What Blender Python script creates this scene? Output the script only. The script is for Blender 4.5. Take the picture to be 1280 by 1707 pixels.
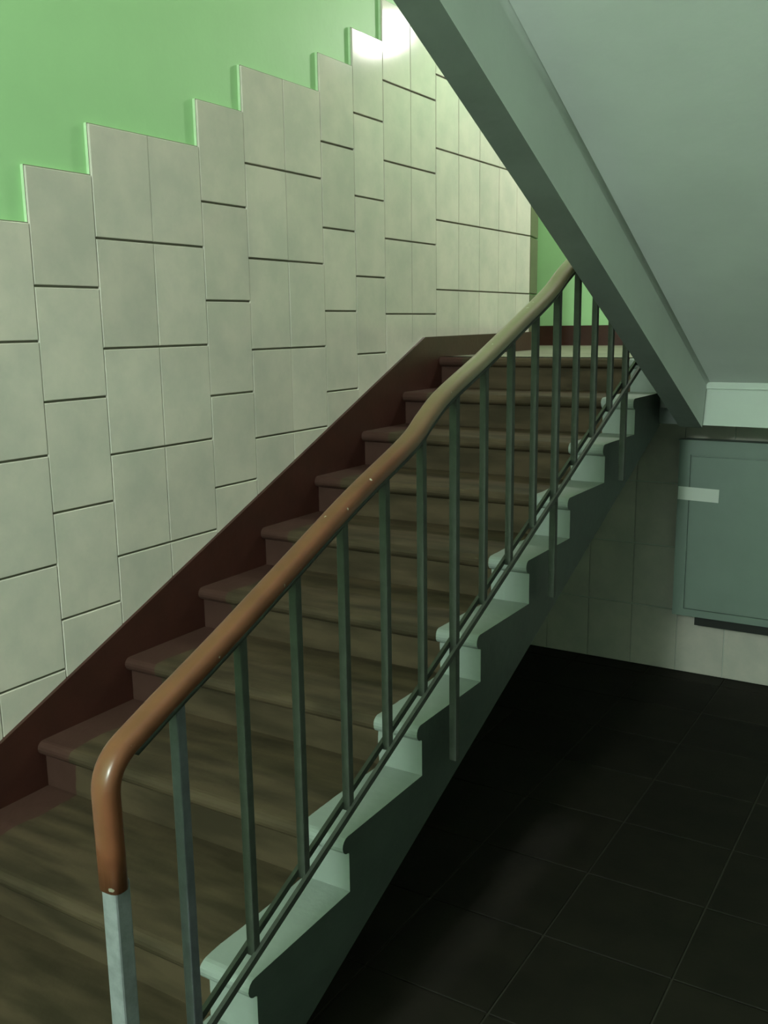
import bpy, bmesh, math, random
from mathutils import Matrix, Vector
random.seed(7)
for o in list(bpy.data.objects):
    bpy.data.objects.remove(o)
scene = bpy.context.scene
C = scene.collection

# ------------------------------------------------------------------ camera
H = 1.723                                   # eye height above the hall floor
FPX = 1594.4
YAW, PITCH, ROLL = math.radians(31.72), math.radians(11.153), math.radians(0.79)
fwd = Vector((-math.sin(YAW)*math.cos(PITCH), math.cos(YAW)*math.cos(PITCH), -math.sin(PITCH)))
rgt = Vector((math.cos(YAW), math.sin(YAW), 0))
dwn = fwd.cross(rgt)
r2 = math.cos(ROLL)*rgt + math.sin(ROLL)*dwn
d2 = -math.sin(ROLL)*rgt + math.cos(ROLL)*dwn
cam_d = bpy.data.cameras.new('camera')
cam = bpy.data.objects.new('camera', cam_d)
C.objects.link(cam)
m = Matrix((r2, -d2, -fwd)).transposed().to_4x4()
m.translation = (0, 0, H)
cam.matrix_world = m
cam_d.sensor_fit = 'VERTICAL'
cam_d.sensor_height = 36
cam_d.lens = FPX*36/1707
cam_d.clip_start = 0.02
scene.camera = cam

# ------------------------------------------------------------------ light
w = bpy.data.worlds.new('world')
scene.world = w
w.use_nodes = True
w.node_tree.nodes['Background'].inputs[0].default_value = (0.6, 0.8, 0.65, 1)
w.node_tree.nodes['Background'].inputs[1].default_value = 0.0
vs = scene.view_settings
vs.view_transform = 'Standard'
vs.look = 'None'
vs.exposure = -0.03
vs.gamma = 1
vs.use_curve_mapping = False


def point_light(name, loc, power, col, rad):
    l = bpy.data.lights.new(name, 'POINT')
    l.energy = power
    l.color = col
    l.shadow_soft_size = rad
    o = bpy.data.objects.new(name, l)
    o.location = loc
    C.objects.link(o)
    return o


LANDING_LAMP = (-1.03, 5.5, H+1.77)        # lamp on the half-landing, its glint shows on the tiles
HALL_LAMP = (-0.93, -2.5, H+0.98)            # dim lamp of the hall, under the upper floor
UPPER_FILL = (-0.5, 0.9, H+2.9)            # added, unseen fill light that brightens the upper left wall
point_light('landing_lamp_light', LANDING_LAMP, 115, (1.0, 0.96, 0.92), 0.09)
point_light('hall_lamp_light', HALL_LAMP, 420, (0.84, 1.0, 0.90), 0.18)
point_light('upper_fill_light', UPPER_FILL, 100, (0.94, 1.0, 0.84), 0.12)

# ------------------------------------------------------------------ dimensions
AW = 2.195                                   # tile face of the left wall: x = -AW
XR = -1.137                                  # open edge of the lower flight
XP = -1.10                                   # plane of the railing
Y0, Z0, TR, RI = 4.048, H-0.1607, 0.344, 0.14203   # top nosing, tread, riser
NST = 11
YW = 4.63                                    # wall under the landing
YB = 6.2                                     # wall behind the landing
XRW = 1.25                                   # right wall
YF = -3.0                                    # wall behind the camera
SL = RI/TR
ZC = H+3.7                                   # top ceiling


def nose(y):
    return Z0-SL*(Y0-y)


# ------------------------------------------------------------------ materials
def mat(name, col, rough=0.6, noise=0.0, nscale=6.0, bump=0.0, bscale=60.0, col2=None, rand=0.0, spec=0.5, metal=0.0):
    mt = bpy.data.materials.new(name)
    mt.use_nodes = True
    nt = mt.node_tree
    b = nt.nodes['Principled BSDF']
    b.inputs['Roughness'].default_value = rough
    b.inputs['Metallic'].default_value = metal
    b.inputs['Specular IOR Level'].default_value = spec
    geo = nt.nodes.new('ShaderNodeNewGeometry')
    base = nt.nodes.new('ShaderNodeRGB')
    base.outputs[0].default_value = (*col, 1)
    out = base.outputs[0]
    if noise or col2:
        n = nt.nodes.new('ShaderNodeTexNoise')
        n.inputs['Scale'].default_value = nscale
        n.inputs['Detail'].default_value = 5
        n.inputs['Roughness'].default_value = 0.6
        nt.links.new(geo.outputs['Position'], n.inputs['Vector'])
        mr = nt.nodes.new('ShaderNodeMapRange')
        mr.inputs[1].default_value = 0.35
        mr.inputs[2].default_value = 0.65
        nt.links.new(n.outputs['Fac'], mr.inputs[0])
        mx = nt.nodes.new('ShaderNodeMix')
        mx.data_type = 'RGBA'
        c2 = col2 if col2 else tuple(c*(1-noise) for c in col)
        mx.inputs[7].default_value = (*c2, 1)
        nt.links.new(out, mx.inputs[6])
        nt.links.new(mr.outputs[0], mx.inputs[0])
        out = mx.outputs[2]
    if rand:
        oi = nt.nodes.new('ShaderNodeObjectInfo')
        mr2 = nt.nodes.new('ShaderNodeMapRange')
        mr2.inputs[3].default_value = 1-rand
        mr2.inputs[4].default_value = 1+rand
        nt.links.new(oi.outputs['Random'], mr2.inputs[0])
        mm = nt.nodes.new('ShaderNodeVectorMath')
        mm.operation = 'SCALE'
        nt.links.new(out, mm.inputs[0])
        nt.links.new(mr2.outputs[0], mm.inputs['Scale'])
        out = mm.outputs[0]
    nt.links.new(out, b.inputs['Base Color'])
    if bump:
        n2 = nt.nodes.new('ShaderNodeTexNoise')
        n2.inputs['Scale'].default_value = bscale
        n2.inputs['Detail'].default_value = 3
        nt.links.new(geo.outputs['Position'], n2.inputs['Vector'])
        bp = nt.nodes.new('ShaderNodeBump')
        bp.inputs['Strength'].default_value = bump
        bp.inputs['Distance'].default_value = 0.004
        nt.links.new(n2.outputs['Fac'], bp.inputs['Height'])
        nt.links.new(bp.outputs[0], b.inputs['Normal'])
    return mt


M = {}
M['green'] = mat('green_gloss_paint', (0.375, 0.64, 0.325), 0.45, 0.06, 2.5, 0.15, 30, spec=0.12)
M['tile'] = mat('cream_wall_tile', (0.63, 0.575, 0.51), 0.10, 0, 7.0, 0.03, 9, col2=(0.53, 0.505, 0.45), rand=0.05)
M['trim_tile'] = mat('olive_corner_tile', (0.10, 0.09, 0.048), 0.4, 0.3, 8.0, rand=0.05)
M['grout'] = mat('dark_grout', (0.17, 0.16, 0.12), 0.9)
M['mortar'] = mat('pale_mortar_edge', (0.50, 0.68, 0.44), 0.4, 0.1, 30)
M['red'] = mat('dark_red_skirting_paint', (0.050, 0.015, 0.011), 0.4, 0.25, 9.0, 0.2, 40)
M['soffit'] = mat('whitewashed_concrete', (0.74, 0.77, 0.74), 0.75, 0.07, 3.0, 0.25, 25)
M['white_wall'] = mat('white_painted_wall', (0.62, 0.68, 0.62), 0.7, 0.06, 3.0, 0.2, 25)
M['ribpaint'] = mat('grey_green_rib_paint', (0.175, 0.20, 0.18), 0.6, 0.2, 5.0, 0.3, 30)
M['plain_wall'] = mat('grey_green_wall_paint', (0.26, 0.30, 0.26), 0.7, 0.06, 3.0, 0.2, 25)
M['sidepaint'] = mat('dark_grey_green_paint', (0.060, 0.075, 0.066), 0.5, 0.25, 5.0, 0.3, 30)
M['floor_tile'] = mat('dark_brown_floor_tile', (0.015, 0.012, 0.008), 0.7, 0.35, 7.0, 0.15, 40, rand=0.15, spec=0.2)
M['floor_grout'] = mat('brown_floor_grout', (0.026, 0.022, 0.014), 0.9)
M['landing'] = mat('pale_landing_screed', (0.20, 0.19, 0.14), 0.6, 0.3, 6.0, 0.2, 30)
M['cabinet'] = mat('grey_green_enamel', (0.21, 0.27, 0.235), 0.45, 0.07, 5.0, 0.08, 20)
M['dark'] = mat('dark_matte', (0.025, 0.027, 0.024), 0.8)
M['paper'] = mat('white_paper', (0.72, 0.76, 0.70), 0.8)
M['rail'] = mat('dark_green_grey_metal_paint', (0.050, 0.056, 0.046), 0.55, 0.3, 30.0, 0.2, 80)
M['newel'] = mat('pale_blue_grey_metal_paint', (0.22, 0.225, 0.24), 0.5, 0.25, 40.0, 0.2, 80)
M['rail2'] = mat('grey_metal_paint', (0.105, 0.105, 0.12), 0.5, 0.25, 40.0, 0.2, 80)


def handrail_mat():
    """brown plastic, the upper length beyond the joint bleached to beige, a few paint specks"""
    mt = mat('brown_handrail_plastic', (0.165, 0.056, 0.027), 0.3, 0.2, 14.0, 0.08, 50)
    nt = mt.node_tree
    b = nt.nodes['Principled BSDF']
    src = b.inputs['Base Color'].links[0].from_socket
    geo = nt.nodes.new('ShaderNodeNewGeometry')
    sep = nt.nodes.new('ShaderNodeSeparateXYZ')
    nt.links.new(geo.outputs['Position'], sep.inputs[0])
    mr = nt.nodes.new('ShaderNodeMapRange')
    mr.inputs[1].default_value = 1.80
    mr.inputs[2].default_value = 2.25
    nt.links.new(sep.outputs[1], mr.inputs[0])
    mx = nt.nodes.new('ShaderNodeMix')
    mx.data_type = 'RGBA'
    mx.inputs[7].default_value = (0.26, 0.20, 0.125, 1)
    nt.links.new(mr.outputs[0], mx.inputs[0])
    nt.links.new(src, mx.inputs[6])
    n = nt.nodes.new('ShaderNodeTexNoise')
    n.inputs['Scale'].default_value = 45
    nt.links.new(geo.outputs['Position'], n.inputs['Vector'])
    g = nt.nodes.new('ShaderNodeMath')
    g.operation = 'GREATER_THAN'
    g.inputs[1].default_value = 0.735
    nt.links.new(n.outputs['Fac'], g.inputs[0])
    m2 = nt.nodes.new('ShaderNodeMix')
    m2.data_type = 'RGBA'
    m2.inputs[7].default_value = (0.5, 0.45, 0.36, 1)
    nt.links.new(g.outputs[0], m2.inputs[0])
    nt.links.new(mx.outputs[2], m2.inputs[6])
    nt.links.new(m2.outputs[2], b.inputs['Base Color'])
    return mt


def stair_mat():
    """worn concrete, painted dark red along the wall and pale grey along the open edge"""
    mt = bpy.data.materials.new('painted_step_concrete')
    mt.use_nodes = True
    nt = mt.node_tree
    b = nt.nodes['Principled BSDF']
    geo = nt.nodes.new('ShaderNodeNewGeometry')
    sep = nt.nodes.new('ShaderNodeSeparateXYZ')
    nt.links.new(geo.outputs['Position'], sep.inputs[0])

    def noise(scale, det=4):
        n = nt.nodes.new('ShaderNodeTexNoise')
        n.inputs['Scale'].default_value = scale
        n.inputs['Detail'].default_value = det
        nt.links.new(geo.outputs['Position'], n.inputs['Vector'])
        return n.outputs['Fac']

    def math_(op, a, bb):
        n = nt.nodes.new('ShaderNodeMath')
        n.operation = op
        for k, v in enumerate((a, bb)):
            if isinstance(v, (int, float)):
                n.inputs[k].default_value = v
            else:
                nt.links.new(v, n.inputs[k])
        return n.outputs[0]

    def mix(f, a, bb):
        n = nt.nodes.new('ShaderNodeMix')
        n.data_type = 'RGBA'
        nt.links.new(f, n.inputs[0])
        for k, v in ((6, a), (7, bb)):
            if isinstance(v, tuple):
                n.inputs[k].default_value = (*v, 1)
            else:
                nt.links.new(v, n.inputs[k])
        return n.outputs[2]
    wob = math_('MULTIPLY', math_('SUBTRACT', noise(7), 0.5), 0.05)
    xw = math_('ADD', sep.outputs[0], wob)
    mr = nt.nodes.new('ShaderNodeMapRange')
    mr.inputs[1].default_value = 0.38
    mr.inputs[2].default_value = 0.62
    # stretched stains across the tread
    sv = nt.nodes.new('ShaderNodeVectorMath')
    sv.operation = 'MULTIPLY'
    sv.inputs[1].default_value = (3.0, 14.0, 14.0)
    nt.links.new(geo.outputs['Position'], sv.inputs[0])
    n = nt.nodes.new('ShaderNodeTexNoise')
    n.inputs['Scale'].default_value = 1.0
    n.inputs['Detail'].default_value = 6
    nt.links.new(sv.outputs[0], n.inputs['Vector'])
    nt.links.new(n.outputs['Fac'], mr.inputs[0])
    conc = mix(mr.outputs[0], (0.070, 0.050, 0.030), (0.036, 0.027, 0.016))
    pale = mix(math_('MULTIPLY', noise(20), 0.5), (0.25, 0.28, 0.26), (0.18, 0.205, 0.19))
    red = mix(math_('MULTIPLY', noise(12), 0.9), (0.062, 0.030, 0.024), (0.038, 0.017, 0.013))
    c = mix(math_('GREATER_THAN', math_('ADD', sep.outputs[0], math_('MULTIPLY', wob, 0.35)), -1.268), conc, pale)
    c = mix(math_('LESS_THAN', xw, -2.06), c, red)
    nt.links.new(c, b.inputs['Base Color'])
    b.inputs['Roughness'].default_value = 0.7
    b.inputs['Specular IOR Level'].default_value = 0.12
    bp = nt.nodes.new('ShaderNodeBump')
    bp.inputs['Strength'].default_value = 0.3
    bp.inputs['Distance'].default_value = 0.004
    nt.links.new(noise(35, 3), bp.inputs['Height'])
    nt.links.new(bp.outputs[0], b.inputs['Normal'])
    return mt


M['step'] = stair_mat()
M['hand'] = handrail_mat()


# ------------------------------------------------------------------ helpers
def obj(name, me, parent=None, loc=None):
    o = bpy.data.objects.new(name, me)
    C.objects.link(o)
    if parent:
        o.parent = parent
    if loc:
        o.location = loc
    return o


def mesh(name, verts, faces, mats, idx=None, smooth=False):
    me = bpy.data.meshes.new(name)
    me.from_pydata([tuple(v) for v in verts], [], faces)
    for k in mats:
        me.materials.append(M[k])
    bm = bmesh.new()
    bm.from_mesh(me)
    bmesh.ops.recalc_face_normals(bm, faces=bm.faces)
    bm.to_mesh(me)
    bm.free()
    if idx:
        for p, i in zip(me.polygons, idx):
            p.material_index = i
    if smooth:
        for p in me.polygons:
            p.use_smooth = True
    return me


def box_vf(x0, x1, y0, y1, z0, z1, off=0):
    v = [(x, y, z) for x in (x0, x1) for y in (y0, y1) for z in (z0, z1)]
    f = [(0, 1, 3, 2), (4, 6, 7, 5), (0, 4, 5, 1), (2, 3, 7, 6), (0, 2, 6, 4), (1, 5, 7, 3)]
    return v, [tuple(i+off for i in q) for q in f]


def boxes(name, bs, matk, parent=None, bevel=0.0):
    V, F = [], []
    for b_ in bs:
        v, f = box_vf(*b_, off=len(V))
        V += v
        F += f
    me = mesh(name, V, F, [matk])
    if bevel:
        bm = bmesh.new()
        bm.from_mesh(me)
        bmesh.ops.bevel(bm, geom=list(bm.edges), offset=bevel, segments=2, affect='EDGES', profile=0.5)
        bm.to_mesh(me)
        bm.free()
    return obj(name, me, parent)


def prism(name, poly, x0, x1, mats, parent=None, side=None, smooth=False):
    """extrude a (y, z) outline along x; side = material slot of the two end caps"""
    n = len(poly)
    V = [(x0, y, z) for y, z in poly]+[(x1, y, z) for y, z in poly]
    F = [(i, (i+1) % n, n+(i+1) % n, n+i) for i in range(n)]
    F += [tuple(range(n))[::-1], tuple(range(n, 2*n))]
    idx = [0]*n+[side or 0]*2
    return obj(name, mesh(name, V, F, mats, idx, smooth), parent)


def sweep(name, path, prof, xc, matk, parent=None):
    """sweep a closed profile (x, normal) along a (y, z) path at x = xc"""
    V, F = [], []
    k = len(prof)
    for i, (y, z) in enumerate(path):
        a = path[max(0, i-1)]
        b_ = path[min(len(path)-1, i+1)]
        ty, tz = b_[0]-a[0], b_[1]-a[1]
        L = math.hypot(ty, tz)
        ny, nz = -tz/L, ty/L
        for px, pn in prof:
            V.append((xc+px, y+ny*pn, z+nz*pn))
    for i in range(len(path)-1):
        for j in range(k):
            F.append((i*k+j, i*k+(j+1) % k, (i+1)*k+(j+1) % k, (i+1)*k+j))
    F.append(tuple(range(k)))
    F.append(tuple(range((len(path)-1)*k, len(path)*k)))
    return obj(name, mesh(name, V, F, [matk], smooth=True), parent)


def struct(o):
    o['kind'] = 'structure'
    return o


def thing(name, label, cat, loc=(0, 0, 0), group=None):
    o = bpy.data.objects.new(name, None)
    C.objects.link(o)
    o.location = loc
    o['label'] = label
    o['category'] = cat
    if group:
        o['group'] = group
    return o


def rel(o, parent):
    """parent o (built in world space) to a thing whose Empty is not at the origin"""
    o.parent = parent
    o.location = o.location-parent.location
    return o


def tile_mesh(name, wy, hz, d, matk, ch=0.0018):
    """bevelled plate: centre origin on the back, front face towards +x, wy along y, hz along z"""
    a, b_ = wy/2, hz/2
    V = []
    for x, e in ((0, 0), (d-ch, 0), (d, ch)):
        V += [(x, -a+e, -b_+e), (x, a-e, -b_+e), (x, a-e, b_-e), (x, -a+e, b_-e)]
    F = [(0, 3, 2, 1), (8, 9, 10, 11)]
    for k in (0, 4):
        for j in range(4):
            F.append((k+j, k+(j+1) % 4, k+4+(j+1) % 4, k+4+j))
    return mesh(name, V, F, [matk])


# ------------------------------------------------------------------ setting: floor, walls, ceilings
FT = 0.3665
floor = struct(boxes('floor', [(-3.2, XRW+.1, YF-.1, YW+.1, -0.15, -0.005)], 'floor_grout'))
ft = tile_mesh('floor_tile', FT-0.006, FT-0.006, 0.005, 'floor_tile', 0.0015)
x = -0.915+FT*6-FT/2
xs = []
while x > -2.3:
    xs.append(x)
    x -= FT
y = 3.045+FT*4.5
ys = []
while y > -0.9:
    if y < YW+.1:
        ys.append(y)
    y -= FT
for x in xs:
    for y in ys:
        o = obj('floor_tile', ft, floor, (x, y, -0.005))
        o.rotation_euler = (random.uniform(-.002, .002), -math.pi/2+random.uniform(-.002, .002), 0)

PL = -AW-0.018                                # paint plane of the left wall
wall_left = struct(boxes('wall_left', [(PL-.2, PL, YF, 5.146, 0, ZC)], 'green'))
TW, TH = 0.2275, 0.3145
tops = {-1: .279, 0: .427, 1: .567, 2: .567, 3: .711, 4: .858, 5: .858, 6: .994, 7: 1.134, 8: 1.2975, 9: 1.2975,
        10: 1.41, 11: 1.41, 12: 1.41, 13: 1.41, -2: .135, -3: .135, -4: -.008, -5: -.15, -6: -.15, -7: -.29}
shift = {10: .781-1.41+2*TH}
wt = tile_mesh('wall_tile', TW-0.0022, TH-0.0065, 0.009, 'tile')
wt_last = tile_mesh('wall_tile', 0.188, TH-0.0065, 0.009, 'tile')
V, F, I = [], [], []
for k in range(-7, 15):
    ya = 1.770+TW*k
    yb = ya+TW
    me = wt
    top = tops.get(k, 1.41)
    if k == 14:
        yb = 5.145
        me = wt_last
    v, f = box_vf(PL-.001, -AW-.007, ya-.001, yb+.001, max(0, H+nose(ya)-H-.6), H+top, off=len(V))
    V += v
    F += f
    I += [1, 0, 1, 1, 1, 1]
    z = H+top
    low = max(0.02, nose(ya)-0.12)
    while z > low+.05:
        o = obj('wall_tile', me, wall_left, (-AW-.009+random.uniform(-.0006, .0006), (ya+yb)/2, z-TH/2))
        o.rotation_euler = (0, random.uniform(-.002, .002), random.uniform(-.003, .003))
        z -= TH
obj('mortar_bed', mesh('mortar_bed', V, F, ['grout', 'mortar'], I), wall_left)
# turned end of the tiled wall on the landing
ANG = math.radians(13)
CW = 0.245
ct = tile_mesh('corner_tile', CW-.003, TH-0.0065, 0.012, 'trim_tile', .004)
ca, sa = math.cos(ANG), math.sin(ANG)
ex, ey = -AW-CW*sa, 5.146+CW*ca                # far end of the turned face
V = []
for z in (Z0-.1, ZC):
    V += [(-AW-.012, 5.147, z), (ex-.012, ey, z), (ex-.22, ey, z), (-AW-.22, 5.147, z)]
obj('corner_pier', mesh('corner_pier', V, [(0, 1, 5, 4), (1, 2, 6, 5), (2, 3, 7, 6), (3, 0, 4, 7), (0, 3, 2, 1), (4, 5, 6, 7)], ['green']), wall_left)
z = H+1.41
while z > Z0:
    o = obj('corner_tile', ct, wall_left, ((-AW+ex)/2-.0115*ca, (5.146+ey)/2-.0115*sa, z-TH/2))
    o.rotation_euler = (0, 0, ANG)
    z -= TH

wall_back = struct(boxes('wall_back', [(-2.4, XRW, YW, YW+.15, 0, Z0-.12)], 'white_wall'))
bt = tile_mesh('wall_tile', TW-0.003, TH-0.005, 0.008, 'tile')
for r_ in range(4):
    for c_ in range(-5, 9):
        xx = -0.933+TW*(c_+.5)
        o = obj('wall_tile', bt, wall_back, (xx, YW, TH*(r_+.5)))
        o.rotation_euler = (0, 0, -math.pi/2)

struct(boxes('wall_rear', [(-3.2, XRW+.1, YB, YB+.15, Z0-.3, ZC)], 'green'))
struct(boxes('wall_side', [(-3.2, -3.05, 5.146, YB, Z0-.3, ZC)], 'green'))
struct(boxes('wall_right', [(XRW, XRW+.15, YF, YB, 0, ZC)], 'plain_wall'))
struct(boxes('wall_front', [(PL-.2, XRW+.15, YF-.15, YF, 0, ZC)], 'plain_wall'))
struct(boxes('ceiling', [(-3.3, XRW+.15, YF-.15, YB+.15, ZC, ZC+.15)], 'soffit'))

X1L = -1.05
# half landing with its front beam
landing = struct(boxes('floor_landing', [(-3.2, XRW, Y0+.03, YB, Z0-.12, Z0)], 'landing'))
boxes('landing_beam', [(X1L, XRW, Y0+.032, Y0+.24, H-.434, Z0-.12)], 'white_wall', landing)
boxes('landing_beam_shaded', [(PL, X1L, Y0+.032, Y0+.24, H-.434, Z0-.12)], 'sidepaint', landing)  # dark colour stands in for the shade in the gap between flights
boxes('landing_beam_top', [(X1L, XRW, Y0+.02, Y0+.05, Z0-.121, Z0-.001)], 'white_wall', landing)

# dark red skirting along the flight and round the landing
k1 = (1.531, H-1.110)
k2 = (3.915, H-.0645)
s_ = (k2[1]-k1[1])/(k2[0]-k1[0])
y_lo = k1[0]-(k1[1]-.12)/s_
poly = [(y_lo-.3, .12), (y_lo, .12), k2, (5.15, H-.058), (5.15, Z0-.1), (Y0+.1, Z0-.1), (y_lo+.3, 0), (y_lo-.3, 0)]
struct(prism('baseboard_left', poly, -AW-.01, -AW+.012, ['red']))
struct(boxes('baseboard_rear', [(-3.05, XRW, YB-.02, YB, Z0, Z0+.13)], 'red'))

# upper floor over the hall
SL2 = 0.462
YU = 0.36
ZU = Z0+SL2*(Y0-YU)+.0
struct(boxes('floor_upper', [(PL, XRW, YF, YU, ZU-.2, ZU)], 'soffit'))

# ------------------------------------------------------------------ lower flight
st = thing('staircase', 'lower concrete stair flight with dark treads, red wall edge and pale grey open edge', 'staircase')
ov = 0.026
nr = 0.021
prof = []
for k in range(9):                            # rounded nosing
    a = math.pi/2+math.pi*k/8
    prof.append((nr+nr*math.cos(a), -nr+nr*math.sin(a)))
prof += [(ov, -2*nr-.003), (ov, -RI), (TR+ov, -RI), (TR+ov, 0)]
n = len(prof)
xa, xb = -AW+.004, XR
V = [(xa, y, z) for y, z in prof]+[(xb, y, z) for y, z in prof]
F = [(i, (i+1) % n, n+(i+1) % n, n+i) for i in range(n)]+[tuple(range(n))[::-1], tuple(range(n, 2*n))]
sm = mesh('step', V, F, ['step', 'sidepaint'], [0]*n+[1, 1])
for i in range(NST):
    if i == 0:
        p0 = [q if q[0] < TR else (.12, q[1]) for q in prof]
        me = mesh('step', [(xa, y, z) for y, z in p0]+[(xb, y, z) for y, z in p0], F, ['step', 'sidepaint'], [0]*n+[1, 1])
    else:
        me = sm
    obj('step', me, st, (0, Y0-i*TR, Z0-i*RI))
# sloping slab under the steps
TK = 0.303
ybot = Y0-(Z0-TK)/SL
top0 = Y0-NST*TR+ov
poly = [(top0+TR, 0.0), (Y0+ov-.001, Z0-RI-.001), (Y0+.02+ov, Z0-RI-.001), (Y0+.02+ov, nose(Y0+.02+ov)-TK), (ybot, 0.0)]
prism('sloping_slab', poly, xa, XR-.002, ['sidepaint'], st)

# ------------------------------------------------------------------ railing of the lower flight
rl = thing('stair_railing', 'metal stair railing with brown handrail bent down over a pale end post', 'railing')


def catmull(pts, sub=6):
    out = []
    for i in range(len(pts)-1):
        p0 = pts[max(0, i-1)]
        p1, p2 = pts[i], pts[i+1]
        p3 = pts[min(len(pts)-1, i+2)]
        for j in range(sub):
            t = j/sub
            out.append(tuple(.5*((2*p1[k])+(-p0[k]+p2[k])*t+(2*p0[k]-5*p1[k]+4*p2[k]-p3[k])*t*t+(-p0[k]+3*p1[k]-3*p2[k]+p3[k])*t**3) for k in (0, 1)))
    out.append(pts[-1])
    return out


top = [(1.067, -.617), (1.227, -.551), (1.425, -.464), (1.660, -.361), (1.890, -.272), (1.975, -.222), (2.065, -.175), (2.281, -.096),
       (2.489, -.0145), (2.724, .079), (2.891, .163), (3.3, .33), (3.7, .49), (4.02, .62)]
top = catmull(top)


def hand_z(y):
    for (a, za), (b_, zb) in zip(top, top[1:]):
        if a <= y <= b_:
            return H+za+(zb-za)*(y-a)/(b_-a)
    return H+top[0][1]-(top[0][0]-y)*.42


bend = [(.948, -.877), (.947, -.80), (.946, -.722)]
c0, c1, c2 = (.946, -.722), (.943, -.672), (.992, -.650)
for k in range(1, 9):
    t = k/8
    bend.append(tuple((1-t)**2*c0[j]+2*t*(1-t)*c1[j]+t*t*c2[j] for j in (0, 1)))
path = [(y, H+z) for y, z in bend+top]
hp = []
for k in range(20):
    a = 2*math.pi*k/20
    cx, cy = math.cos(a), math.sin(a)
    hp.append((math.copysign(abs(cx)**.7, cx)*.0235, math.copysign(abs(cy)**.7, cy)*.0175+.003))
sweep('handrail', path, hp, XP, 'hand', rl)
sweep('support_strip', [p for p in path[10:]], [(-.015, -.0225), (.015, -.0225), (.015, -.0135), (-.015, -.0135)], XP, 'rail', rl)


def low_z(y):
    return H-1.245+.4356*(y-1.145)


def bar_box(name, y, za, zb, hw, matk, xo=0.0, bev=.002):
    return boxes(name, [(XP+xo-hw, XP+xo+hw, y-hw, y+hw, za, zb)], matk, rl, bev)


bar_box('newel_post', .949, nose(.949)-.17, H-.865, .0165, 'newel', 0, .004)
for s in (-1, 1):
    ya, yb = .955, 4.02
    dz = -.006 if s > 0 else .004
    poly = [(ya, low_z(ya)-.008+dz), (yb, low_z(yb)-.008+dz), (yb, low_z(yb)+.008+dz), (ya, low_z(ya)+.008+dz)]
    prism('bottom_rail', poly, XP+s*.012-.0045, XP+s*.012+.0045, ['rail'], rl)
posts = (6, 10, 14)
for k in range(18):
    y = 1.106+.169*k
    zt = hand_z(y)-.016
    if k == 0:
        bar_box('baluster', y, nose(y)-.1, zt, .0105, 'rail2')
    elif k in posts:
        bar_box('support_post', y, nose(y)-.19, zt, .0105, 'rail')
    else:
        bar_box('baluster', y, low_z(y)-.012, zt, .0095, 'rail')
bar_box('support_post', 4.02, Z0-.2, H+.62-.01, .0155, 'rail')

# ------------------------------------------------------------------ upper flight, seen from below
up = thing('upper_staircase', 'upper concrete stair flight seen from below, whitewashed underside with dark edge rib', 'staircase')
X1, X2, X3 = -1.048, -.956, -.946
XE = 0.25


def zs(y, z):                                  # point on a line parallel to the flight, z given at Y0
    return H+z+SL2*(Y0-y)


ye = YU
yl = Y0+.02


def rib(xo, xb, xt, name, sg):
    """edge rib; sg = +1 when the slab lies towards +x"""
    FR = .014
    pr = [(xo, -.434), (xb, -.434)]
    for k in range(7):
        a = math.pi*(1-.5*k/6)
        pr.append((xt+sg*(FR+FR*math.cos(a)), -.245-FR+FR*math.sin(a)))
    pr += [(xt+sg*FR, -.15), (xo, -.10)]
    k = len(pr)
    V = []
    for y in (yl, ye):
        V += [(x_, y, zs(y, z_)) for x_, z_ in pr]
    F = [(i, (i+1) % k, k+(i+1) % k, k+i) for i in range(k)]+[tuple(range(k))[::-1], tuple(range(k, 2*k))]
    me = mesh(name, V, F, ['soffit', 'ribpaint'], [1]+[0]*(k-4)+[1, 1, 1, 1, 1])
    for p in me.polygons:
        if 2 <= p.index <= 7:
            p.use_smooth = True
    return obj(name, me, up)


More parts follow.
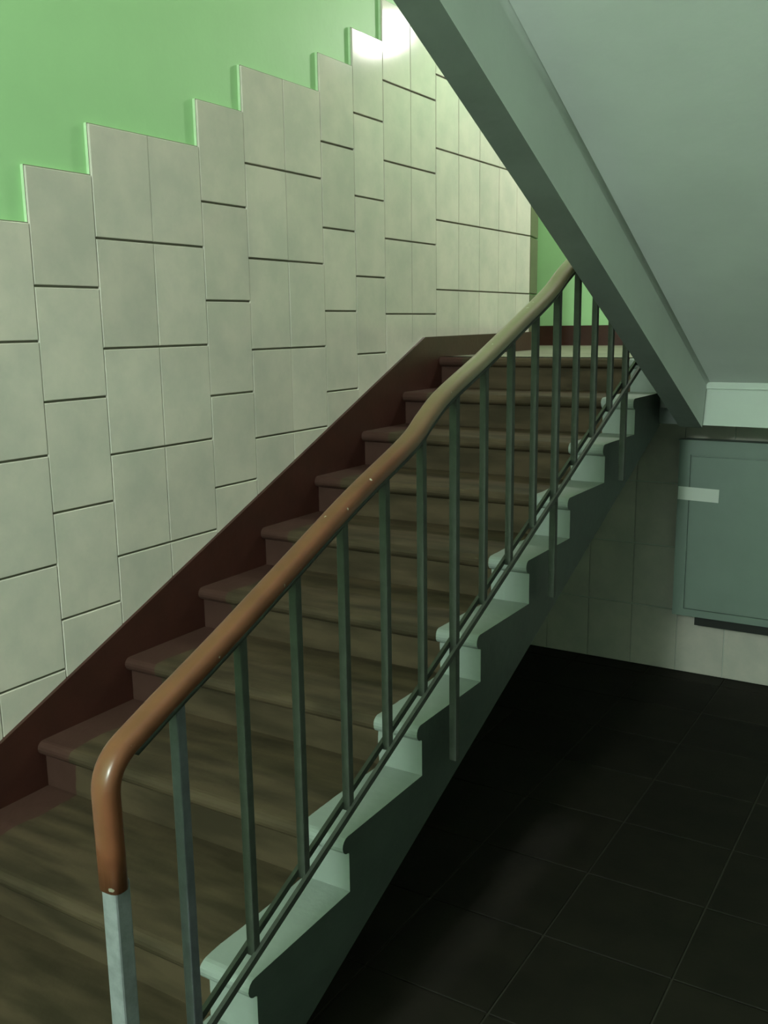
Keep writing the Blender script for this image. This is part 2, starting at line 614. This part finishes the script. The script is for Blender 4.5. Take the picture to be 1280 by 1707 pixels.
rib(X1, X2, X3, 'edge_rib', 1)
rib(XE, XE-.092, XE-.102, 'edge_rib', -1)
V = []
for y in (yl, ye):
    V += [(X3-.01, y, zs(y, -.245)), (XE-.08, y, zs(y, -.245)), (XE-.08, y, zs(y, -.12)), (X3-.01, y, zs(y, -.12))]
obj('soffit_slab', mesh('soffit_slab', V, [(0, 1, 5, 4), (1, 2, 6, 5), (2, 3, 7, 6), (3, 0, 4, 7), (0, 3, 2, 1), (4, 5, 6, 7)], ['soffit']), up)
nst2 = 11
t2 = (Y0-YU)/nst2
r2_ = SL2*t2
poly = [(0, -.03), (0, r2_), (-t2-.02, r2_), (-t2-.02, .13)]
V = [(X1+.003, y, z) for y, z in poly]+[(XE-.003, y, z) for y, z in poly]
s2 = mesh('step', V, [(0, 1, 5, 4), (1, 2, 6, 5), (2, 3, 7, 6), (3, 0, 4, 7), (0, 3, 2, 1), (4, 5, 6, 7)], ['landing'])
for i in range(nst2):
    obj('step', s2, up, (0, Y0-i*t2+.02, Z0+i*r2_-.0))

# ------------------------------------------------------------------ cabinet on the wall under the landing
YC = 4.49
cb = thing('metal_cabinet', 'grey-green metal wall cabinet with a white paper strip, under the landing', 'cabinet', (-.8, YW, H-1.39))
CX0, CX1 = -1.152, -.44
CT, CB = H-.553, H-1.392


def cpart(name, bs, matk, bevel=0.0):
    return rel(boxes(name, bs, matk, None, bevel), cb)


cpart('body', [(CX0, CX1, YC+.012, YW-.009, CB, CT)], 'cabinet', .003)
cpart('frame', [(CX0, CX0+.052, YC, YC+.014, CB, CT), (CX1-.052, CX1, YC, YC+.014, CB, CT),
                (CX0+.052, CX1-.052, YC, YC+.014, CT-.064, CT), (CX0+.052, CX1-.052, YC, YC+.014, CB, CB+.034)], 'cabinet')
cpart('door', [(CX0+.057, CX1-.057, YC+.001, YC+.011, CB+.038, CT-.071)], 'cabinet', .002)
cpart('door_lock', [(CX1-.11, CX1-.085, YC-.012, YC+.002, CB+.4, CB+.43)], 'rail', .003)
cpart('top_lip', [(CX0-.004, CX1+.004, YC-.006, YC+.03, CT, CT+.006)], 'cabinet')
cpart('base_strip', [(CX0+.095, CX1-.02, YC+.05, YW-.009, CB-.055, CB+.001)], 'dark')  # dark box along the cabinet's lower edge
pp = cpart('paper_strip', [(-.093, .093, -.0008, .0, -.031, .031)], 'paper')
pp.location = Vector((-1.057, YC-.0003, H-.80))-cb.location
pp.rotation_euler = (0, math.radians(1.0), 0)
pp['label'] = 'white paper strip stuck across the door seam'

bpy.context.view_layer.update()
